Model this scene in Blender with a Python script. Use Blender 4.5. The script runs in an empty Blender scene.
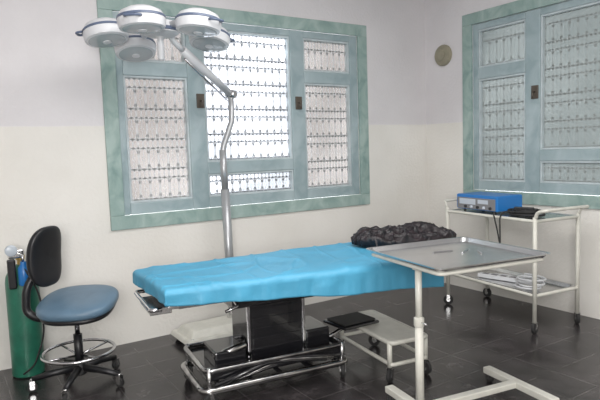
import bpy, math, random
from mathutils import Vector, Matrix, noise
random.seed(4)
SC=bpy.context.scene
COL=SC.collection
# ---------------------------------------------------------------- materials
def mat(name,col,rough=.5,metal=0,var=0,vscale=8,bump=0,bscale=30,spec=.5,coat=0,col2=None,stretch=None,lo=.35,hi=.65,dist=.5):
    m=bpy.data.materials.new(name);m.use_nodes=True;nt=m.node_tree;b=nt.nodes['Principled BSDF']
    b.inputs['Base Color'].default_value=(*col,1);b.inputs['Roughness'].default_value=rough
    b.inputs['Metallic'].default_value=metal;b.inputs['Specular IOR Level'].default_value=spec
    b.inputs['Coat Weight'].default_value=coat
    if var or bump or col2:
        tc=nt.nodes.new('ShaderNodeTexCoord');mp=nt.nodes.new('ShaderNodeMapping')
        if stretch: mp.inputs['Scale'].default_value=stretch
        nt.links.new(tc.outputs['Object'],mp.inputs['Vector'])
    if var or col2:
        n=nt.nodes.new('ShaderNodeTexNoise');n.inputs['Scale'].default_value=vscale;n.inputs['Detail'].default_value=8;n.inputs['Distortion'].default_value=dist
        nt.links.new(mp.outputs[0],n.inputs['Vector'])
        r=nt.nodes.new('ShaderNodeValToRGB');r.color_ramp.elements[0].position=lo;r.color_ramp.elements[1].position=hi
        c2=col2 if col2 else tuple(min(1,c*(1+var)) for c in col)
        c1=col if col2 else tuple(c*(1-var) for c in col)
        r.color_ramp.elements[0].color=(*c1,1);r.color_ramp.elements[1].color=(*c2,1)
        nt.links.new(n.outputs['Fac'],r.inputs[0]);nt.links.new(r.outputs[0],b.inputs['Base Color'])
    if bump:
        n2=nt.nodes.new('ShaderNodeTexNoise');n2.inputs['Scale'].default_value=bscale;n2.inputs['Detail'].default_value=4
        bp=nt.nodes.new('ShaderNodeBump');bp.inputs['Strength'].default_value=bump;bp.inputs['Distance'].default_value=.01
        nt.links.new(mp.outputs[0],n2.inputs['Vector']);nt.links.new(n2.outputs['Fac'],bp.inputs['Height']);nt.links.new(bp.outputs[0],b.inputs['Normal'])
    return m
M={}
M['cream']=mat('cream_enamel',(.62,.61,.55),.35,var=.06,vscale=12)
M['white']=mat('white_enamel',(.62,.63,.65),.3)
M['band']=mat('mint_wash_paint',(.18,.28,.26),.45,vscale=4,bump=.15,col2=(.36,.46,.43),lo=.28,hi=.66,dist=1.5)
M['frame']=mat('blue_green_frame_paint',(.26,.34,.36),.4,vscale=4,col2=(.37,.45,.47),bump=.1,dist=1)
M['frame_lt']=mat('pale_sash_paint',(.47,.53,.55),.45,var=.1)
M['steel']=mat('stainless_steel',(.68,.68,.68),.26,1,var=.10,vscale=5)
M['chrome']=mat('chrome',(.62,.62,.64),.12,1)
M['oldchrome']=mat('worn_chrome',(.20,.20,.21),.2,1,vscale=7,col2=(.55,.54,.53),lo=.35,hi=.6)
M['pole']=mat('grey_pole_metal',(.40,.41,.42),.35,.5)
M['black']=mat('black_plastic',(.010,.010,.012),.4)
M['rubber']=mat('black_rubber',(.02,.02,.02),.75)
M['blackpaint']=mat('black_gloss_paint',(.010,.010,.012),.15,coat=.5)
M['sheet']=mat('blue_drape_fabric',(.065,.31,.48),.5,var=.08,vscale=3,bump=.6,bscale=8)
M['seat']=mat('blue_grey_vinyl',(.10,.17,.24),.4,var=.08,bump=.1,bscale=60)
M['green']=mat('green_cylinder_paint',(.02,.14,.09),.35,var=.2,vscale=9)
M['blue']=mat('device_blue_plastic',(.02,.17,.48),.35)
M['lampblue']=mat('lamp_grey_blue_trim',(.10,.13,.20),.35)
M['lens']=mat('frosted_lens',(.36,.40,.42),.12,coat=.4)
M['jacket']=mat('dark_quilted_cloth',(.004,.004,.006),.5,vscale=18,bump=.8,bscale=30,col2=(.020,.010,.013),hi=.75)
M['beige']=mat('beige_plastic',(.28,.26,.19),.5,var=.1)
M['brown']=mat('dark_brown_metal',(.08,.065,.05),.5)
M['grey']=mat('grey_plastic',(.2,.2,.21),.5)
M['panelwhite']=mat('pale_panel_plastic',(.5,.55,.62),.35)
M['silverlabel']=mat('display_panel',(.45,.5,.55),.3)
M['mattress']=mat('dark_mattress_vinyl',(.03,.03,.035),.4)
M['brass']=mat('brass_valve',(.5,.36,.14),.3,1)
def grillemat():
    m=bpy.data.materials.new('white_grille_panel');m.use_nodes=True;nt=m.node_tree;b=nt.nodes['Principled BSDF'];o=nt.nodes['Material Output']
    b.inputs['Base Color'].default_value=(.88,.88,.89,1);b.inputs['Roughness'].default_value=.5
    t=nt.nodes.new('ShaderNodeBsdfTranslucent');t.inputs[0].default_value=(.85,.86,.88,1)
    x=nt.nodes.new('ShaderNodeMixShader');x.inputs[0].default_value=.3
    nt.links.new(b.outputs[0],x.inputs[1]);nt.links.new(t.outputs[0],x.inputs[2]);nt.links.new(x.outputs[0],o.inputs[0]);return m
M['grille']=grillemat()
def wallmat():
    m=bpy.data.materials.new('painted_plaster');m.use_nodes=True;nt=m.node_tree;b=nt.nodes['Principled BSDF']
    g=nt.nodes.new('ShaderNodeNewGeometry');s=nt.nodes.new('ShaderNodeSeparateXYZ');nt.links.new(g.outputs['Position'],s.inputs[0])
    n0=nt.nodes.new('ShaderNodeTexNoise');n0.inputs['Scale'].default_value=6;nt.links.new(g.outputs['Position'],n0.inputs['Vector'])
    ma=nt.nodes.new('ShaderNodeMath');ma.operation='MULTIPLY_ADD';ma.inputs[1].default_value=.012;nt.links.new(n0.outputs['Fac'],ma.inputs[0]);nt.links.new(s.outputs['Z'],ma.inputs[2])
    r=nt.nodes.new('ShaderNodeMapRange');r.inputs[1].default_value=1.733;r.inputs[2].default_value=1.743;nt.links.new(ma.outputs[0],r.inputs[0])
    n=nt.nodes.new('ShaderNodeTexNoise');n.inputs['Scale'].default_value=1.6;n.inputs['Detail'].default_value=8;nt.links.new(g.outputs['Position'],n.inputs['Vector'])
    def ramp(a,c):
        q=nt.nodes.new('ShaderNodeValToRGB');q.color_ramp.elements[0].position=.3;q.color_ramp.elements[1].position=.7
        q.color_ramp.elements[0].color=(*a,1);q.color_ramp.elements[1].color=(*c,1);nt.links.new(n.outputs['Fac'],q.inputs[0]);return q
    lo=ramp((.71,.69,.645),(.78,.76,.72));hi=ramp((.63,.61,.62),(.70,.68,.69))
    mx=nt.nodes.new('ShaderNodeMix');mx.data_type='RGBA';nt.links.new(r.outputs[0],mx.inputs[0]);nt.links.new(lo.outputs[0],mx.inputs[6]);nt.links.new(hi.outputs[0],mx.inputs[7])
    nt.links.new(mx.outputs[2],b.inputs['Base Color'])
    r2=nt.nodes.new('ShaderNodeMapRange');r2.inputs[3].default_value=.10;r2.inputs[4].default_value=.7;nt.links.new(r.outputs[0],r2.inputs[0]);nt.links.new(r2.outputs[0],b.inputs['Roughness'])
    n3=nt.nodes.new('ShaderNodeTexNoise');n3.inputs['Scale'].default_value=38;n3.inputs['Detail'].default_value=3;nt.links.new(g.outputs['Position'],n3.inputs['Vector'])
    bp=nt.nodes.new('ShaderNodeBump');bp.inputs['Strength'].default_value=.5;bp.inputs['Distance'].default_value=.006
    nt.links.new(n3.outputs['Fac'],bp.inputs['Height']);nt.links.new(bp.outputs[0],b.inputs['Normal'])
    return m
M['wall']=wallmat()
def floormat():
    m=bpy.data.materials.new('dark_stone_tile');m.use_nodes=True;nt=m.node_tree;b=nt.nodes['Principled BSDF']
    g=nt.nodes.new('ShaderNodeNewGeometry')
    br=nt.nodes.new('ShaderNodeTexBrick');br.offset=0;br.inputs['Scale'].default_value=1
    br.inputs['Brick Width'].default_value=.3;br.inputs['Row Height'].default_value=.3;br.inputs['Mortar Size'].default_value=.003;br.inputs['Mortar Smooth'].default_value=.2
    br.inputs['Color1'].default_value=(.024,.022,.023,1);br.inputs['Color2'].default_value=(.033,.030,.031,1);br.inputs['Mortar'].default_value=(.06,.056,.056,1)
    nt.links.new(g.outputs['Position'],br.inputs['Vector'])
    n=nt.nodes.new('ShaderNodeTexNoise');n.inputs['Scale'].default_value=4;n.inputs['Detail'].default_value=10;n.inputs['Roughness'].default_value=.75;nt.links.new(g.outputs['Position'],n.inputs['Vector'])
    r=nt.nodes.new('ShaderNodeValToRGB');r.color_ramp.elements[0].position=.38;r.color_ramp.elements[1].position=.68;r.color_ramp.elements[0].color=(.6,.6,.6,1);r.color_ramp.elements[1].color=(2.5,2.4,2.4,1);nt.links.new(n.outputs['Fac'],r.inputs[0])
    mx=nt.nodes.new('ShaderNodeMix');mx.data_type='RGBA';mx.blend_type='MULTIPLY';mx.inputs[0].default_value=1
    nt.links.new(br.outputs['Color'],mx.inputs[6]);nt.links.new(r.outputs[0],mx.inputs[7]);nt.links.new(mx.outputs[2],b.inputs['Base Color'])
    b.inputs['Roughness'].default_value=.22
    bp=nt.nodes.new('ShaderNodeBump');bp.inputs['Strength'].default_value=.3;bp.inputs['Distance'].default_value=.004;nt.links.new(n.outputs['Fac'],bp.inputs['Height']);nt.links.new(bp.outputs[0],b.inputs['Normal'])
    return m
M['floor']=floormat()
def glassmat(name,c1,c2,dif,frac,scale=1.3,diffuse=False):
    m=bpy.data.materials.new(name);m.use_nodes=True;nt=m.node_tree
    for n in list(nt.nodes):nt.nodes.remove(n)
    o=nt.nodes.new('ShaderNodeOutputMaterial');t=nt.nodes.new('ShaderNodeBsdfTransparent');x=nt.nodes.new('ShaderNodeMixShader')
    d=nt.nodes.new('ShaderNodeBsdfDiffuse' if diffuse else 'ShaderNodeBsdfTranslucent')
    g=nt.nodes.new('ShaderNodeNewGeometry');n=nt.nodes.new('ShaderNodeTexNoise');n.inputs['Scale'].default_value=scale;n.inputs['Detail'].default_value=3;nt.links.new(g.outputs['Position'],n.inputs['Vector'])
    r=nt.nodes.new('ShaderNodeValToRGB');r.color_ramp.elements[0].position=.38;r.color_ramp.elements[1].position=.62;r.color_ramp.elements[0].color=(*c1,1);r.color_ramp.elements[1].color=(*c2,1)
    nt.links.new(n.outputs['Fac'],r.inputs[0]);nt.links.new(r.outputs[0],t.inputs[0]);d.inputs[0].default_value=(*dif,1);x.inputs[0].default_value=frac
    nt.links.new(t.outputs[0],x.inputs[1]);nt.links.new(d.outputs[0],x.inputs[2]);nt.links.new(x.outputs[0],o.inputs[0]);return m
M['glass_side']=glassmat('dim_tint_glass',(.055,.047,.043),(.105,.095,.090),(.5,.48,.45),.05)  # brown tint puts the dimmer outside view into the glass colour
M['glass_mid']=glassmat('bright_tint_glass',(.13,.14,.155),(.55,.57,.6),(.8,.8,.8),.05,scale=1.5)  # patchy tint sets the middle pane's brightness in place of an outdoor view
M['glass_right']=glassmat('dark_tint_glass',(.030,.036,.036),(.060,.065,.064),(.4,.42,.42),.05)  # dark tint dims the daylight seen through the right window
M['haze_side']=glassmat('added_haze_sheet',(.97,.97,.97),(1,1,1),(.85,.85,.85),.20,diffuse=True)  # added sheet; its pale colour paints haze over the side panes
M['haze_mid']=glassmat('added_glow_sheet',(.95,.95,.95),(1,1,1),(.9,.93,.97),.30)  # added sheet; translucent white gives the middle pane its glow
M['haze_right']=glassmat('frosted_haze_sheet',(.75,.8,.8),(.88,.92,.92),(.48,.52,.51),.42,diffuse=True)  # added sheet; its grey paints haze over the right window
# ---------------------------------------------------------------- geometry helpers
def mk(name,verts,faces,m,parent=None,smooth=False,loc=(0,0,0),rot=(0,0,0)):
    me=bpy.data.meshes.new(name);me.from_pydata([tuple(v) for v in verts],[],faces);me.update()
    if smooth:
        for p in me.polygons:p.use_smooth=True
    ob=bpy.data.objects.new(name,me);COL.objects.link(ob)
    if m:me.materials.append(M[m] if isinstance(m,str) else m)
    ob.location=loc;ob.rotation_euler=rot
    if parent:ob.parent=parent
    return ob
def bev(ob,w,seg=2):
    b=ob.modifiers.new('b','BEVEL');b.width=w;b.segments=seg;b.limit_method='ANGLE';return ob
def box(name,c,s,m,parent=None,rot=(0,0,0),b=0,seg=2):
    x,y,z=(q/2 for q in s)
    v=[(-x,-y,-z),(x,-y,-z),(x,y,-z),(-x,y,-z),(-x,-y,z),(x,-y,z),(x,y,z),(-x,y,z)]
    f=[(0,3,2,1),(4,5,6,7),(0,1,5,4),(1,2,6,5),(2,3,7,6),(3,0,4,7)]
    o=mk(name,v,f,m,parent,loc=c,rot=rot)
    if b:bev(o,b,seg)
    return o
def fillet(pts,r,n=5,closed=False):
    P=[Vector(p) for p in pts];out=[]
    N=len(P)
    for i in range(N):
        if not closed and i in(0,N-1):out.append(P[i]);continue
        a,b,c=P[i-1],P[i],P[(i+1)%N];d1=(a-b);d2=(c-b);k=min(r,d1.length*.45,d2.length*.45)
        p,q=b+d1.normalized()*k,b+d2.normalized()*k
        for j in range(n+1):
            t=j/n;out.append(p*(1-t)**2+b*2*t*(1-t)+q*t*t)
    return out
def tube(name,pts,r,m,parent=None,fil=0,closed=False,n=12):
    P=fillet(pts,fil,closed=closed) if fil else [Vector(p) for p in pts]
    N=len(P);V=[];F=[];pn=None
    for i in range(N):
        if closed:t=(P[(i+1)%N]-P[i-1]).normalized()
        else:t=(P[min(i+1,N-1)]-P[max(i-1,0)]).normalized()
        if pn is None:
            a=Vector((0,0,1)) if abs(t.z)<.9 else Vector((1,0,0));nn=t.cross(a).normalized()
        else:
            nn=(pn-t*pn.dot(t)).normalized()
        pn=nn;bb=t.cross(nn);rr=r[i] if isinstance(r,(list,tuple)) else r
        for k in range(n):
            a=2*math.pi*k/n;V.append(P[i]+nn*math.cos(a)*rr+bb*math.sin(a)*rr)
    for i in range(N if closed else N-1):
        j=(i+1)%N
        for k in range(n):F.append((i*n+k,i*n+(k+1)%n,j*n+(k+1)%n,j*n+k))
    if not closed:
        F.append(tuple(range(n-1,-1,-1)));F.append(tuple((N-1)*n+k for k in range(n)))
    o=mk(name,V,F,m,parent)
    for p in o.data.polygons:
        if len(p.vertices)==4:p.use_smooth=True
    return o
def lathe(name,prof,m,parent=None,loc=(0,0,0),rot=(0,0,0),n=32,sharp=False):
    V=[];F=[];K=len(prof)
    for r,z in prof:
        for k in range(n):
            a=2*math.pi*k/n;V.append((r*math.cos(a),r*math.sin(a),z))
    for i in range(K-1):
        for k in range(n):F.append((i*n+k,i*n+(k+1)%n,(i+1)*n+(k+1)%n,(i+1)*n+k))
    F.append(tuple(range(n-1,-1,-1)));F.append(tuple((K-1)*n+k for k in range(n)))
    o=mk(name,V,F,m,parent,loc=loc,rot=rot)
    for p in o.data.polygons:
        if len(p.vertices)==4:p.use_smooth=True
    o.data.set_sharp_from_angle(angle=math.radians(40))
    return o
def empty(name,loc=(0,0,0),rz=0):
    e=bpy.data.objects.new(name,None);e.empty_display_size=.1;COL.objects.link(e);e.location=loc;e.rotation_euler=(0,0,rz);return e
def caster(i,x,y,parent,r=.035,top=.09,m='rubber',a=0):
    lathe('caster_wheel_%s'%i,[(.2*r,-.012),(.9*r,-.012),(r,-.008),(r,.008),(.9*r,.012),(.2*r,.012)],m,parent,loc=(x,y,r),rot=(math.pi/2,0,a),n=20)
    lathe('caster_hub_%s'%i,[(.005,-.015),(.4*r,-.015),(.4*r,.015),(.005,.015)],'steel',parent,loc=(x,y,r),rot=(math.pi/2,0,a),n=14)
    c,s=math.cos(a),math.sin(a)
    for k in(-1,1):
        ox,oy=-s*.018*k,c*.018*k
        box('caster_fork_%s_%s'%(i,'ab'[k>0]),(x+ox,y+oy,r+.02),(.03,.004,.055),'steel',parent,rot=(0,0,a))
    tube('caster_stem_%s'%i,[(x,y,r+.045),(x,y,max(top,r+.055))],.012,'steel',parent)
# ---------------------------------------------------------------- room
CX,CY=4.58,4.45;X0,Y0r,HC=-1.3,-1.3,3.15;T=.2
box('floor',((X0+CX)/2,(Y0r+CY)/2,-.05),(CX-X0+2*T,CY-Y0r+2*T,.1),'floor')
box('ceiling',((X0+CX)/2,(Y0r+CY)/2,HC+.05),(CX-X0+2*T,CY-Y0r+2*T,.1),'wall')
def wall_open(name,axis,const,a0,a1,oa0,oa1,oz0,oz1):
    V=[];F=[]
    def bx(p0,p1,z0,z1):
        b=len(V)
        for z in(z0,z1):
            for (p,q) in((p0,const),(p1,const),(p1,const+T),(p0,const+T)):
                V.append((p,q,z) if axis=='x' else (q,p,z))
        F.extend([tuple(b+i for i in f) for f in[(0,3,2,1),(4,5,6,7),(0,1,5,4),(1,2,6,5),(2,3,7,6),(3,0,4,7)]])
    bx(a0,oa0,0,HC);bx(oa1,a1,0,HC);bx(oa0,oa1,0,oz0);bx(oa0,oa1,oz1,HC)
    return mk(name,V,F,'wall')
wall_open('wall_back','x',CY,X0,CX+T,1.22,3.64,1.02,2.62)
wall_open('wall_right','y',CX,Y0r,CY,1.40,3.82,1.02,2.68)
box('wall_left',(X0-T/2,(Y0r+CY)/2,HC/2),(T,CY-Y0r,HC),'wall')
box('wall_front',((X0+CX)/2,Y0r-T/2,HC/2),(CX-X0+2*T,T,HC),'wall')
# ---------------------------------------------------------------- windows (local: x along width, y outward, z up)
def lattice(name,x0,x1,z0,z1,y,parent):
    V=[];F=[];w=x1-x0;h=z1-z0;nc=max(2,round(w/.078));pw=w/nc;nr=max(1,round(h/.235));ph=h/nr;hd=.0015
    def ribbon(pts,hw=.0055):
        b=len(V)
        for i,(x,z) in enumerate(pts):
            a=pts[max(i-1,0)];c=pts[min(i+1,len(pts)-1)];dx,dz=c[0]-a[0],c[1]-a[1];l=math.hypot(dx,dz) or 1;nx,nz=-dz/l*hw,dx/l*hw
            V.extend([(x+nx,y-hd,z+nz),(x-nx,y-hd,z-nz),(x-nx,y+hd,z-nz),(x+nx,y+hd,z+nz)])
        for i in range(len(pts)-1):
            for k in range(4):F.append((b+4*i+k,b+4*i+(k+1)%4,b+4*i+4+(k+1)%4,b+4*i+4+k))
    for c in range(nc+1): ribbon([(x0+c*pw,z0),(x0+c*pw,z1)],.0095)
    for r in range(nr+1): ribbon([(x0,z0+r*ph),(x1,z0+r*ph)],.008)
    for r in range(nr):
        zb=z0+r*ph;zs=zb+ph*.72
        ribbon([(x0,zs),(x1,zs)],.006)
        for c in range(nc):
            xa=x0+c*pw;xm=xa+pw/2
            for s,zc in((1,zs-pw*.5),(-1,zb+pw*.5)):
                ribbon([(xm+math.cos(t*math.pi/8)*pw*.42*-1,zc+s*math.sin(t*math.pi/8)*pw*.46) for t in range(9)],.0065)
            ribbon([(xm,zs),(xm,zb+ph)],.006)
            ribbon([(xm-pw*.14,(zb+zs)/2),(xm,(zb+zs)/2+.03),(xm+pw*.14,(zb+zs)/2),(xm,(zb+zs)/2-.03),(xm-pw*.14,(zb+zs)/2)],.003)
            ribbon([(xm,zb),(xm,(zb+zs)/2-.03)],.003);ribbon([(xm,(zb+zs)/2+.03),(xm,zs)],.003)
    return mk(name,V,F,'grille',parent)
def window(name,loc,rz,W,z0,z1,bandw,gs,gm,fs,fm):
    e=empty(name,loc,rz)
    b=bandw
    box('surround_bottom',(W/2,-.006,z0+b/2),(W,.03,b),'band',e,b=.004);box('surround_top',(W/2,-.006,z1-b/2),(W,.03,b),'band',e,b=.004)
    box('surround_side_a',(b/2,-.006,(z0+z1)/2),(b,.03,z1-z0-2*b),'band',e,b=.004);box('surround_side_b',(W-b/2,-.006,(z0+z1)/2),(b,.03,z1-z0-2*b),'band',e,b=.004)
    zb,zt=z0+b,z1-b;zm=z0+1.27
    xs=[b,.17,.70,.85,1.72,1.87,2.42,W-b]
    fy,fd=.035,.05
    def fr(n,x0,x1,a0,a1):box(n,((x0+x1)/2,fy,(a0+a1)/2),(x1-x0,fd,a1-a0),'frame',e,b=.006)
    fr('stile_1',xs[0],xs[1],zb,zt);fr('stile_2',xs[2],xs[3],zb,zt);fr('stile_3',xs[4],xs[5],zb,zt);fr('stile_4',xs[6],xs[7],zb,zt)
    panes=[]
    for i,(a,c,side) in enumerate(((xs[1],xs[2],1),(xs[3],xs[4],0),(xs[5],xs[6],1))):
        fr('rail_low_%d'%i,a,c,zb,zb+.09);fr('rail_top_%d'%i,a,c,zt-.06,zt)
        if side: fr('rail_mid_%d'%i,a,c,zm-.06,zm+.05);panes+=[(a,c,zb+.09,zm-.06,gs,fs),(a,c,zm+.05,zt-.06,gs,fs)]
        else: fr('rail_mid_%d'%i,a,c,z0+.40,z0+.50);panes+=[(a,c,zb+.09,z0+.40,gm,fm),(a,c,z0+.50,zt-.06,gm,fm)]
    for i,(a,c,p,q,g,f) in enumerate(panes):
        s=.018
        for j,(cx,cz,sx,sz) in enumerate((((a+c)/2,p+s/2,c-a,s),((a+c)/2,q-s/2,c-a,s),(a+s/2,(p+q)/2,s,q-p-2*s),(c-s/2,(p+q)/2,s,q-p-2*s))):
            box('sash_%d_%d'%(i,j),(cx,.045,cz),(sx,.05,sz),'frame_lt',e,b=.003)
        lattice('grille_%d'%i,a+s,c-s,p+s,q-s,.062,e)
        mk('haze_pane_%d'%i,[(a,.052,p),(c,.052,p),(c,.052,q),(a,.052,q)],[(0,1,2,3)],f,e)  # added haze layer on the room side of the grille
        mk('glass_%d'%i,[(a,.088,p),(c,.088,p),(c,.088,q),(a,.088,q)],[(0,1,2,3)],g,e)
    for k,x in enumerate(((xs[2]+xs[3])/2+.03,(xs[4]+xs[5])/2)):
        box('latch_plate_%d'%k,(x,.004,z0+1.02),(.07,.012,.12),'brown',e,b=.004);tube('latch_lever_%d'%k,[(x,-.002,z0+1.02),(x,-.03,z0+1.02),(x,-.032,z0+.96)],.008,'brown',e)
    return e
window('window_1',(1.12,CY,0),0,2.62,.92,2.72,.11,'glass_side','glass_mid','haze_side','haze_mid')
window('window_2',(CX,3.92,0),-math.pi/2,2.62,.93,2.79,.11,'glass_right','glass_right','haze_right','haze_right')
e=empty('round_wall_bell',(CX,4.18,2.44));
lathe('bell_body',[(.11,0),(.11,.02),(.1,.035),(.06,.045),(.055,.06),(.02,.065)],'beige',e,rot=(0,-math.pi/2,0))
# ---------------------------------------------------------------- operating table
TH=.78;ang=math.radians(-7.2)
tb=empty('operating_table',(2.0,3.02,0),ang)
box('mattress',(0,0,TH-.05),(1.98,.56,.07),'mattress',tb,b=.02,seg=3)
box('top_frame',(0,0,TH-.105),(1.92,.5,.035),'steel',tb,b=.005)
for s in(-1,1):
    box('side_rail_%s'%('ab'[s>0]),(0,s*.285,TH-.1),(1.85,.012,.03),'chrome',tb,b=.003)
    for k in range(5):box('rail_spacer_%s_%d'%('ab'[s>0],k),(-.85+k*.42,s*.268,TH-.1),(.03,.035,.02),'steel',tb)
box('end_bracket',(-1.0,-.05,TH-.135),(.12,.3,.04),'steel',tb,b=.006)
tube('end_bar',[(-1.0,-.22,TH-.12),(-1.06,-.22,TH-.12),(-1.06,.26,TH-.12),(-1.0,.26,TH-.12)],.012,'chrome',tb,fil=.03)
bx_,by_=-.25,.12
box('under_carriage',(bx_,by_-.05,TH-.17),(.62,.36,.10),'blackpaint',tb,b=.01)
box('column_outer',(bx_,by_,.38),(.38,.32,.36),'blackpaint',tb,b=.008)
box('column_inner',(bx_,by_,.58),(.26,.22,.14),'chrome',tb,b=.005)
for k in range(5):box('column_panel_%d'%k,(bx_,by_-.163,.25+k*.063),(.33,.006,.048),'blackpaint',tb,b=.002)
for s in(-1,1):box('column_corner_%s'%('ab'[s>0]),(bx_+s*.19,by_-.16,.38),(.02,.02,.36),'chrome',tb,b=.003)
box('base_plate',(bx_-.02,by_,.175),(.94,.46,.06),'blackpaint',tb,b=.012)
tube('base_frame_rail',[(bx_-.52,by_-.25,.10),(bx_+.46,by_-.25,.10),(bx_+.46,by_+.25,.10),(bx_-.52,by_+.25,.10)],.023,'oldchrome',tb,fil=.06,closed=True)
tube('base_upper_rail',[(bx_-.50,by_-.25,.22),(bx_+.44,by_-.25,.22),(bx_+.44,by_+.25,.22),(bx_-.50,by_+.25,.22)],.016,'oldchrome',tb,fil=.06,closed=True)
i=0
for sx in(-.48,.42):
    for sy in(-.25,.25):
        i+=1;caster(i,bx_+sx,by_+sy,tb,r=.045,top=.24,a=.4*i)
for k in range(5):tube('cross_bar_%d'%k,[(bx_-.4+k*.2,by_-.25,.10),(bx_-.4+k*.2,by_+.25,.10)],.014,'blackpaint',tb)
for k in range(3):tube('link_lever_%d'%k,[(bx_-.45+k*.1,by_-.26+.03*k,.13),(bx_-.1+k*.1,by_-.24,.20),(bx_+.30+.05*k,by_-.25,.15)],.016,'blackpaint' if k!=1 else 'oldchrome',tb,fil=.05)
box('foot_pedal',(bx_+.60,by_-.08,.30),(.34,.22,.02),'blackpaint',tb,rot=(.06,.06,.25),b=.008)
box('foot_pedal_lip',(bx_+.60,by_-.08,.318),(.30,.18,.012),'rubber',tb,rot=(.06,.06,.25),b=.004)
tube('pedal_arm',[(bx_+.3,by_-.1,.19),(bx_+.5,by_-.12,.28)],.014,'chrome',tb)
box('pump_box',(bx_-.32,by_-.06,.25),(.20,.26,.10),'blackpaint',tb,b=.01)
tube('pump_cylinder',[(bx_-.42,by_-.15,.26),(bx_-.22,by_-.18,.32)],.025,'oldchrome',tb)
box('motor_cover',(bx_+.30,by_+.0,.26),(.18,.30,.12),'blackpaint',tb,b=.012)
tube('hand_crank',[(bx_-.3,by_-.2,.62),(bx_-.3,by_-.3,.6),(bx_-.38,by_-.31,.58)],.01,'chrome',tb,fil=.02)
def sheet():
    NL,FL,FR,NR=Vector((.97,2.84,0)),Vector((1.00,3.50,0)),Vector((3.10,3.33,0)),Vector((2.66,2.45,0))
    L=2.1;W=.66;nx,ny=240,100;R=.03
    V=[];F=[]
    def prof(q,half,drop):
        tot=half+drop;d=abs(q)*tot;s=1 if q>=0 else -1
        if d<half-R:return s*d,0
        t=min((d-(half-R))/(R*math.pi/2),1)*math.pi/2
        if d<half-R+R*math.pi/2:return s*(half-R+R*math.sin(t)),R*(1-math.cos(t))
        return s*half,R+(d-(half-R+R*math.pi/2))
    for i in range(nx+1):
        u=-1+2*i/nx
        for j in range(ny+1):
            v=-1+2*j/ny
            tl=(u+1)/2
            dropn=.075+.095*tl+.028*noise.noise(Vector((u*2.3,v>0,3)))
            x,dx=prof(u,L/2,.07);y,dy=prof(v,W/2,dropn if v<0 else .07)
            a=(x/L+.5);b=(y/W+.5)
            p=(NL*(1-a)+NR*a)*(1-b)+(FL*(1-a)+FR*a)*b
            d=max(dx,dy)
            z=TH+.004-d
            if d<.03:
                rg=1-abs(noise.noise(Vector((x*1.6+y*1.5,y*4-x*1.0,1))))*5
                rg2=1-abs(noise.noise(Vector((x*4+3,y*2+x*2,9))))*6
                z+=.009*max(rg,0)**2+.007*max(rg2,0)**2+.004*noise.noise(Vector((x*7,y*9,4)))
            if d>.02:
                k=min((d-.02)/.06,1)*.018
                n=noise.noise(Vector((x*7,y*7,7)))+.35*noise.noise(Vector((x*20,y*20,2)))
                if dy>=dx:p=p+(NL-FL).normalized()*(k*n+.004)*(1 if v<0 else -1)
                else:p=p+(NR-NL).normalized()*k*n*(1 if u>0 else -1)
            V.append((p.x,p.y,z))
    for i in range(nx):
        for j in range(ny):
            a=i*(ny+1)+j;F.append((a,a+ny+1,a+ny+2,a+1))
    o=mk('blue_drape_sheet',V,F,'sheet',None,smooth=True)
    s=o.modifiers.new('s','SOLIDIFY');s.thickness=.003;s.offset=1
    o.parent=tb;o.matrix_parent_inverse=(Matrix.Translation(tb.location)@Matrix.Rotation(ang,4,'Z')).inverted()
sheet()
def jacket():
    # one bunched heap: low mound with folded ridges, closed underneath
    V=[];F=[];nu,nv=180,110
    a,b,H=.38,.20,.115
    def hgt(x,y):
        r=((abs(x)/a)**2.6+(abs(y)/b)**2.6)
        env=max(0,1-r)**.36
        w=noise.noise(Vector((x*4.2+1.7,y*6+x*2.5,2.2)))*.5
        r1=1-abs(noise.noise(Vector((x*6+w*2,y*10+w*3,3.1))))*3.2
        r2=1-abs(noise.noise(Vector((x*13+w*4,y*20-w*5,8.4))))*3
        big=.82+.35*noise.noise(Vector((x*3.5+4,y*3,6)))
        step=.022*(1 if (x+.12+.3*w)>0 else 0)
        return env*(H*big+.034*max(r1,-.4)+.018*max(r2,-.4)-step)
    top=[];
    for i in range(nu+1):
        for j in range(nv+1):
            s=-1+2*i/nu;t=-1+2*j/nv
            x=s*math.sqrt(1-t*t/2);y=t*math.sqrt(1-s*s/2)
            rr=min(1,math.hypot(x,y))
            edge=1+.10*noise.noise(Vector((math.atan2(y,x)*1.5,.3,5)))+.05*noise.noise(Vector((x*7,y*7,2)))
            px=math.copysign(abs(x)**.92,x)*a*edge;py=math.copysign(abs(y)**.92,y)*b*edge
            z=max(hgt(x*a*.999,y*b*.999),.004)
            if rr>=.999:z=.0
            k=1+.35*(z/H)*max(0,rr-.75)
            V.append((px*k,py*k,z))
    for i in range(nu):
        for j in range(nv):
            p=i*(nv+1)+j;F.append((p,p+nv+1,p+nv+2,p+1))
    rim=[j for j in range(nv+1)]+[i*(nv+1)+nv for i in range(1,nu+1)]+[nu*(nv+1)+j for j in range(nv-1,-1,-1)]+[i*(nv+1) for i in range(nu-1,0,-1)]
    F.append(tuple(rim))
    mk('crumpled_dark_jacket',V,F,'jacket',None,smooth=True,loc=(2.86,3.01,TH+.026),rot=(0,0,-.32))
jacket()
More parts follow.
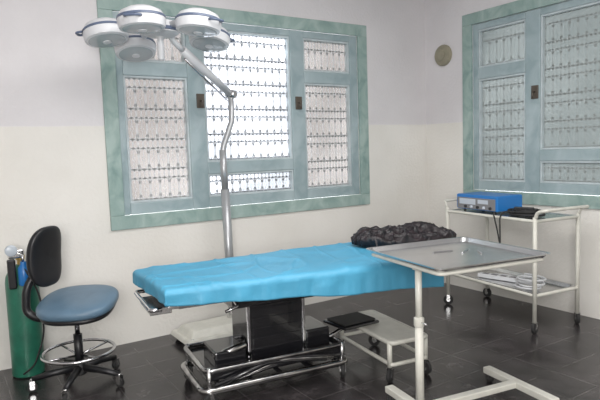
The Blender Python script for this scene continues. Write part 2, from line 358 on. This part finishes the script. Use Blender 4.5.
# ---------------------------------------------------------------- step stool
st=empty('step_stool',(2.52,2.90,0),math.radians(-8))
w,l,h=.28,.66,.26
tube('top_frame',[(-w/2,-l/2,h),(w/2,-l/2,h),(w/2,l/2,h),(-w/2,l/2,h)],.016,'cream',st,fil=.03,closed=True)
tube('low_frame',[(-w/2,-l/2,.12),(w/2,-l/2,.12),(w/2,l/2,.12),(-w/2,l/2,.12)],.013,'cream',st,fil=.03,closed=True)
box('step_panel',(0,0,h+.002),(w-.01,l-.01,.018),'cream',st,b=.004)
i=0
for sx in(-1,1):
    for sy in(-1,1):
        i+=1;tube('leg_%d'%i,[(sx*w/2,sy*(l/2-.02),h),(sx*w/2,sy*(l/2-.02),.1)],.016,'cream',st);caster(i,sx*w/2,sy*(l/2-.02),st,r=.045,top=.11,a=.6*i)
# ---------------------------------------------------------------- surgical lamp
lp=empty('surgical_lamp',(0,0,0))
P=(2.0,4.17)
def taper(name,c,s0,s1,z0,z1,m,parent,b=.01):
    v=[]
    for (sx,sy),z in((s0,z0),(s1,z1)):
        for a,bb in((-1,-1),(1,-1),(1,1),(-1,1)):v.append((c[0]+a*sx/2,c[1]+bb*sy/2,z))
    return bev(mk(name,v,[(0,3,2,1),(4,5,6,7),(0,1,5,4),(1,2,6,5),(2,3,7,6),(3,0,4,7)],m,parent),b)
taper('base_body',(1.83,4.13),(.58,.34),(.50,.24),.07,.13,'cream',lp,.015)
taper('base_skirt',(1.83,4.13),(.66,.40),(.62,.36),.045,.08,'cream',lp,.008)
i=0
for x in(1.56,2.10):
    for y in(3.98,4.28):
        i+=1;caster(i,x,y,lp,r=.028,top=.07)
lathe('pole_collar',[(.05,.12),(.05,.17),(.035,.22)],'steel',lp,loc=(P[0],P[1],0))
tube('pole_lower',[(P[0],P[1],.13),(P[0]-.02,P[1],1.2)],.036,'pole',lp,n=20)
tube('pole_upper',[(P[0]-.02,P[1],1.2),(P[0]-.025,P[1],1.52)],.028,'pole',lp,n=16)
tube('offset_link',[(P[0]-.025,P[1],1.46),(P[0]-.02,P[1],1.54),(P[0]+.07,P[1],1.76),(P[0]+.07,P[1],1.98)],.024,'pole',lp,fil=.03,n=14)
lathe('elbow_joint',[(.03,-.04),(.036,-.03),(.036,.03),(.03,.04)],'steel',lp,loc=(P[0]+.07,P[1],1.97),rot=(math.pi/2,0,.6))
HX,HY,HZ=1.34,3.72,2.33
tube('spring_arm',[(P[0]+.07,P[1],1.97),(1.55,3.86,2.24)],.03,'white',lp,n=16)
tube('spring_arm_rod',[(P[0]+.05,P[1]+.03,1.92),(1.57,3.88,2.18)],.01,'chrome',lp)
tube('yoke',[(1.55,3.86,2.24),(1.48,3.815,2.27),(1.42,3.78,2.33),(HX,HY,2.42),(HX,HY,2.36)],.02,'white',lp,fil=.05)
lathe('hub',[(.02,.07),(.10,.055),(.125,.02),(.125,-.02),(.1,-.035),(.02,-.04)][::-1],'white',lp,loc=(HX,HY,HZ))
lathe('hub_ring',[(.128,-.012),(.131,-.01),(.131,.01),(.128,.012)],'lampblue',lp,loc=(HX,HY,HZ))
lathe('focus_handle',[(.012,-.2),(.022,-.19),(.024,-.1),(.018,-.06),(.03,-.04),(.03,-.03)],'white',lp,loc=(HX,HY,HZ))
cd=Vector((-HX,-HY,0)).normalized()
for k,(a,r,tz) in enumerate(((3,.37,-.02),(100,.36,-.06),(157,.35,-.02),(232,.34,-.01),(292,.36,-.01))):
    a=math.radians(a);x,y=HX+r*math.cos(a),HY+r*math.sin(a);z=HZ+tz
    tube('pod_arm_%d'%k,[(HX+.1*math.cos(a),HY+.1*math.sin(a),HZ+.02),(x,y,z+.045)],.022,'white',lp)
    nrm=Vector((math.cos(a)*.14,math.sin(a)*.14,1))-cd*.17
    rot=nrm.to_track_quat('Z','Y').to_euler()
    lathe('pod_shell_%d'%k,[(.128,-.05),(.138,-.045),(.146,-.01),(.144,.02),(.125,.052),(.08,.075),(.02,.084)],'white',lp,loc=(x,y,z),rot=rot,n=36)
    lathe('pod_trim_%d'%k,[(.1455,.008),(.148,.010),(.147,.022),(.142,.026)],'lampblue',lp,loc=(x,y,z),rot=rot,n=36)
    lathe('pod_lens_%d'%k,[(.02,-.060),(.10,-.057),(.118,-.052),(.118,-.045)],'lens',lp,loc=(x,y,z),rot=rot,n=36)
    lathe('pod_lens_centre_%d'%k,[(.01,-.066),(.028,-.064),(.03,-.056)],'white',lp,loc=(x,y,z),rot=rot,n=20)
    ax=Vector((-math.sin(a),math.cos(a),0))
    tube('pod_grip_%d'%k,[(x+.14*math.cos(a)-.05*ax.x,y+.14*math.sin(a)-.05*ax.y,z-.0),(x+.18*math.cos(a)-.04*ax.x,y+.18*math.sin(a)-.04*ax.y,z-.005),(x+.18*math.cos(a)+.04*ax.x,y+.18*math.sin(a)+.04*ax.y,z-.005),(x+.14*math.cos(a)+.05*ax.x,y+.14*math.sin(a)+.05*ax.y,z-.0)],.008,'lampblue',lp,fil=.02)
# ---------------------------------------------------------------- swivel chair
ch=empty('swivel_chair',(.71,3.84,0),0)
def pad(name,a,b,c,m,parent,loc,rot,e=.75,bendk=0):
    V=[];F=[];nu,nv=48,20
    def se(v,e):return math.copysign(abs(v)**e,v)
    for i in range(nu):
        th=2*math.pi*i/nu
        for j in range(nv+1):
            ph=-math.pi/2+math.pi*j/nv
            x=a*se(math.cos(th),e)*se(math.cos(ph),.45);y=b*se(math.sin(th),e)*se(math.cos(ph),.45);z=c*se(math.sin(ph),.7)
            z+=bendk*y*y
            V.append((x,y,z))
    for i in range(nu):
        for j in range(nv):
            p=i*(nv+1)+j;q=((i+1)%nu)*(nv+1)+j;F.append((p,q,q+1,p+1))
    return mk(name,V,F,m,parent,smooth=True,loc=loc,rot=rot)
pad('seat',.245,.25,.048,'seat',ch,(0.02,0,.55),(.14,.0,-.5))
pad('seat_shell',.225,.23,.03,'black',ch,(0.02,0,.505),(.14,.0,-.5))
tube('gas_post_outer',[(0,0,.12),(0,0,.34)],.028,'black',ch,n=16)
tube('gas_post_inner',[(0,0,.34),(0,0,.49)],.016,'chrome',ch,n=16)
box('tilt_mechanism',(-.03,.02,.475),(.24,.1,.04),'black',ch,rot=(0,0,-.5),b=.01)
lathe('base_hub',[(.04,.07),(.05,.08),(.045,.13),(.03,.15)],'black',ch)
for k in range(5):
    a=math.radians(25+72*k);c,s=math.cos(a),math.sin(a)
    tube('base_leg_%d'%k,[(0.02*c,.02*s,.115),(.16*c,.16*s,.105),(.29*c,.29*s,.085)],[.026,.022,.017],'black',ch)
    caster('leg%d'%k,.29*c,.29*s,ch,r=.03,top=.09,a=a)
ring=[(.225*math.cos(2*math.pi*k/40),.225*math.sin(2*math.pi*k/40),.225) for k in range(40)]
tube('foot_ring',ring,.011,'chrome',ch,closed=True)
for k in range(4):
    a=math.radians(20+90*k);tube('ring_spoke_%d'%k,[(.02*math.cos(a),.02*math.sin(a),.2),(.225*math.cos(a),.225*math.sin(a),.225)],.007,'chrome',ch)
da=math.radians(132);bxv=Vector((math.cos(da),math.sin(da),0))
pb=bxv*.215
pad('backrest',.15,.20,.035,'black',ch,(pb.x,pb.y,.86),(Matrix.Rotation(da,3,'Z')@Matrix.Rotation(math.radians(90-4),3,'Y')@Matrix.Rotation(math.radians(90),3,'Z')).to_euler(),e=.7,bendk=-.9)
b2=Vector((math.cos(math.radians(150)),math.sin(math.radians(150)),0))
tube('back_support',[b2*.05+Vector((0,0,.48)),b2*.24+Vector((0,0,.45)),b2*.32+Vector((0,0,.50)),b2*.31+Vector((0,0,.66)),bxv*.25+Vector((0,0,.80))],.026,'black',ch,fil=.06)
# ---------------------------------------------------------------- oxygen cylinder
ox=empty('oxygen_cylinder',(.45,4.26,0))
lathe('cylinder_body',[(.09,0),(.105,.012),(.106,.66),(.1,.70),(.08,.74),(.045,.77),(.03,.78)],'green',ox)
lathe('valve_neck',[(.022,.775),(.022,.81),(.03,.815),(.03,.84),(.015,.845)],'brass',ox)
box('regulator_body',(-.03,-.03,.86),(.1,.06,.06),'steel',ox,b=.01)
lathe('pressure_gauge',[(.035,0),(.038,.005),(.038,.025),(.03,.03)],'silverlabel',ox,loc=(-.06,-.06,.89),rot=(math.pi/2,0,0))
lathe('humidifier_bottle',[(.03,0),(.036,.01),(.036,.12),(.02,.14),(.018,.16)],'blue',ox,loc=(-.0,-.15,.66))
tube('humidifier_pipe',[(-.0,-.15,.82),(-.0,-.15,.86),(-.02,-.05,.86)],.008,'steel',ox,fil=.02)
box('black_holder',(-.07,-.13,.74),(.05,.04,.2),'black',ox,b=.01)
tube('rubber_hose',[(-.0,-.18,.78),(.08,-.2,.6),(.1,-.14,.3),(.02,-.16,.1),(-.05,-.14,.05)],.006,'rubber',ox,fil=.08)
# ---------------------------------------------------------------- instrument tray stand
TC=Vector((2.43,2.16,0));ta=math.radians(-9)
ts=empty('instrument_tray_stand',TC,ta)
h=.88;w,d=.76,.71
def tray(name,w,d,z,rim,m,parent,wall=.012):
    V=[];F=[]
    loops=[(w/2-.03,d/2-.03,z),(w/2-.012,d/2-.012,z+rim*.9),(w/2,d/2,z+rim),(w/2,d/2,z+rim-.006),(w/2-.01,d/2-.01,z+rim-.008),(w/2-.026,d/2-.026,z-.004)]
    n=6;cnt=None
    for (a,b,zz) in loops:
        rc=.04;pts=[]
        for q,(sx,sy) in enumerate(((1,1),(-1,1),(-1,-1),(1,-1))):
            for k in range(n+1):
                t=math.pi/2*(q+k/n);pts.append((sx*(a-rc)+rc*math.cos(t),sy*(b-rc)+rc*math.sin(t),zz))
        cnt=len(pts);V+=pts
    for i in range(len(loops)-1):
        for k in range(cnt):F.append((i*cnt+k,i*cnt+(k+1)%cnt,(i+1)*cnt+(k+1)%cnt,(i+1)*cnt+k))
    F.append(tuple(range(cnt)));F.append(tuple(range(5*cnt,6*cnt))[::-1])
    return mk(name,V,F,m,parent)
tray('tray',w,d,h,.024,'steel',ts)
tube('tray_support_frame',[(-w/2+.03,-d/2+.03,h-.012),(w/2-.03,-d/2+.03,h-.012),(w/2-.03,d/2-.03,h-.012),(-w/2+.03,d/2-.03,h-.012)],.009,'cream',ts,fil=.04,closed=True)
px=-w/2+.07;py=-.09
tube('post_outer',[(px,py,.08),(px,py,.56)],.023,'cream',ts,n=16)
tube('post_inner',[(px,py,.56),(px,py,h-.012)],.018,'cream',ts,n=16)
lathe('post_clamp',[(.026,.54),(.028,.545),(.028,.585),(.02,.59)],'cream',ts,loc=(px,py,0))
tube('clamp_screw',[(px,py-.02,.565),(px,py-.07,.565)],.006,'steel',ts)
box('top_brace',(px+.14,py,h-.025),(.34,.03,.014),'cream',ts,b=.003)
box('foot_bar_left',(px,-.11,.075),(.055,.66,.04),'cream',ts,b=.006)
rx=.39
box('foot_bar_right',(rx,-.10,.075),(.055,.54,.04),'cream',ts,b=.006)
box('cross_bar',((px+rx)/2,-.08,.075),(rx-px,.05,.036),'cream',ts,b=.006)
for i,(x,y) in enumerate(((px,-.41),(px,.19),(rx,-.34),(rx,.14))):caster(i,x,y,ts,r=.028,top=.06,a=.5*i)
for k,(x,y,a,L_) in enumerate(((.12,.02,.4,.12),(.16,-.05,.9,.1),(.02,.1,-.3,.13))):
    box('surgical_instrument' if k==0 else 'surgical_instrument.%03d'%k,(TC.x+x,TC.y+y,h+.004),(L_,.008,.006),'chrome',None,rot=(0,0,a),b=.002)
# ---------------------------------------------------------------- utility cart
CA=math.radians(-7);CC=(4.16,3.08)
ct=empty('utility_cart',(*CC,0),CA)
w,l,h=.49,1.0,.90
tray('top_shelf',w,l,h-.008,.008,'steel',ct);tray('bottom_shelf',w,l,.29,.03,'steel',ct)
for i,(sx,sy) in enumerate(((-1,-1),(1,-1),(1,1),(-1,1))):
    x,y=sx*w/2,sy*l/2
    tube('leg_%d'%i,[(x,y,.08),(x,y,h+.02)],.017,'cream',ct);caster(i,x,y,ct,r=.045,top=.11,a=.7*i+.3)
for z,nm in((h-.012,'upper'),(.30,'lower')):
    tube('shelf_rail_'+nm,[(-w/2,-l/2,z),(w/2,-l/2,z),(w/2,l/2,z),(-w/2,l/2,z)],.014,'cream',ct,fil=.02,closed=True)
tube('push_handle',[(-w/2,-l/2,h),(-w/2,-l/2-.02,h+.06),(-w/2,-l/2-.10,h+.08),(w/2,-l/2-.10,h+.08),(w/2,-l/2-.02,h+.06),(w/2,-l/2,h)],.014,'cream',ct,fil=.04)
tube('end_rail',[(-w/2,l/2,h),(-w/2,l/2+.02,h+.06),(-w/2,l/2+.04,h+.08),(w/2,l/2+.04,h+.08),(w/2,l/2+.02,h+.06),(w/2,l/2,h)],.012,'cream',ct,fil=.03)
def onc(x,y):
    c,s=math.cos(CA),math.sin(CA);return (CC[0]+c*x-s*y,CC[1]+s*x+c*y)
dx,dy=onc(-.03,.20)
dv=empty('electrosurgical_unit',(dx,dy,h-.006),CA)
box('case',(0,0,.09),(.30,.50,.135),'blue',dv,b=.012)
box('front_panel',(-.153,0,.08),(.008,.46,.10),'grey',dv,b=.003)
box('control_strip',(-.158,.10,.095),(.004,.20,.05),'panelwhite',dv)
box('display_window',(-.158,-.09,.10),(.004,.12,.035),'panelwhite',dv)
for k in range(5):lathe('knob_%d'%k,[(.013,0),(.013,.012),(.009,.016)],'panelwhite' if k%2 else 'black',dv,loc=(-.157,-.18+.075*k,.05),rot=(0,-math.pi/2,0),n=16)
for k,(x,y) in enumerate(((-.11,-.18),(.11,-.18),(-.11,.18),(.11,.18))):lathe('foot_%d'%k,[(.012,0),(.012,.024)],'black',dv,loc=(x,y,0),n=12)
c=empty('cable_coil',(*onc(-.05,-.24),h-.001),CA)
pts=[]
for k in range(150):
    t=k/149*2*math.pi*5;r=.08+.02*math.sin(t*.37);pts.append((r*math.cos(t)*1.1,r*math.sin(t)*1.6,.005+.04*k/149+.006*abs(math.sin(t*1.3))))
tube('loop',pts,.009,'rubber',c,n=8)
box('hand_switch',(.03,.05,.05),(.03,.16,.025),'black',c,rot=(0,0,.5),b=.008)
tube('hanging_lead',[(-.1,.02,.02),(-.2,.05,.045),(-.235,.06,.0),(-.24,.05,-.25),(-.235,.09,-.1),(-.225,.14,.02)],.006,'rubber',c,fil=.06)
p=empty('power_strip',(*onc(-.03,.08),.292),CA+.3)
box('strip_body',(0,0,.02),(.07,.38,.036),'white',p,b=.006)
for k in range(4):box('socket_%d'%k,(0,-.13+.085*k,.039),(.045,.055,.004),'grey',p,b=.002)
pts=[(.09+.03*math.cos(t/6)+.05*math.cos(t),.0+.1*math.sin(t),.01+t*.0006) for t in [k*.3 for k in range(70)]]
tube('cord',pts,.006,'white',p,n=8)
c2=empty('white_cable_bundle',(*onc(-.06,-.29),.294),CA)
pts=[(.08*math.cos(t)*(1+.25*math.sin(t*.7)),.11*math.sin(t)*(1+.25*math.cos(t*.4)),.008+.0028*t) for t in [k*.25 for k in range(130)]]
tube('loops',pts,.007,'white',c2,n=8)
box('plug',(.02,.03,.05),(.04,.06,.03),'white',c2,rot=(0,0,.6),b=.006)
# ---------------------------------------------------------------- world, lights, camera
W=bpy.data.worlds.new('outdoor_sky');SC.world=W;W.use_nodes=True
W.node_tree.nodes['Background'].inputs[0].default_value=(.96,.98,1,1);W.node_tree.nodes['Background'].inputs[1].default_value=7.0
def area(name,loc,tgt,size,e,col=(1,1,1)):
    l=bpy.data.lights.new(name,'AREA');l.size=size;l.energy=e;l.color=col;o=bpy.data.objects.new(name,l);COL.objects.link(o);o.location=loc
    o.rotation_euler=(Vector(tgt)-Vector(loc)).to_track_quat('-Z','Y').to_euler()
area('overhead_fill',(1.8,1.6,3.1),(1.8,1.6,0),2.2,90,(1,.985,.965))  # added overhead fill light, no visible fixture
area('front_fill',(-.6,-1.0,1.9),(2.9,4.2,1.6),1.4,155,(1,.985,.97))  # added fill light behind the camera; there is no doorway
cam=bpy.data.cameras.new('camera');co=bpy.data.objects.new('camera',cam);COL.objects.link(co);SC.camera=co
cam.lens=560/600*36;cam.sensor_width=36;cam.clip_start=.05
yaw,pt,rl=math.radians(33),math.radians(5.1),math.radians(1.9)
F_=Vector((math.sin(yaw)*math.cos(pt),math.cos(yaw)*math.cos(pt),-math.sin(pt)));R_=Vector((math.cos(yaw),-math.sin(yaw),0));U_=R_.cross(F_)
Ru=R_*math.cos(rl)-U_*math.sin(rl);Uv=R_*math.sin(rl)+U_*math.cos(rl)
mtx=Matrix((Ru,Uv,-F_)).transposed().to_4x4();mtx.translation=Vector((0,0,1.5));co.matrix_world=mtx
SC.view_settings.view_transform='Standard'
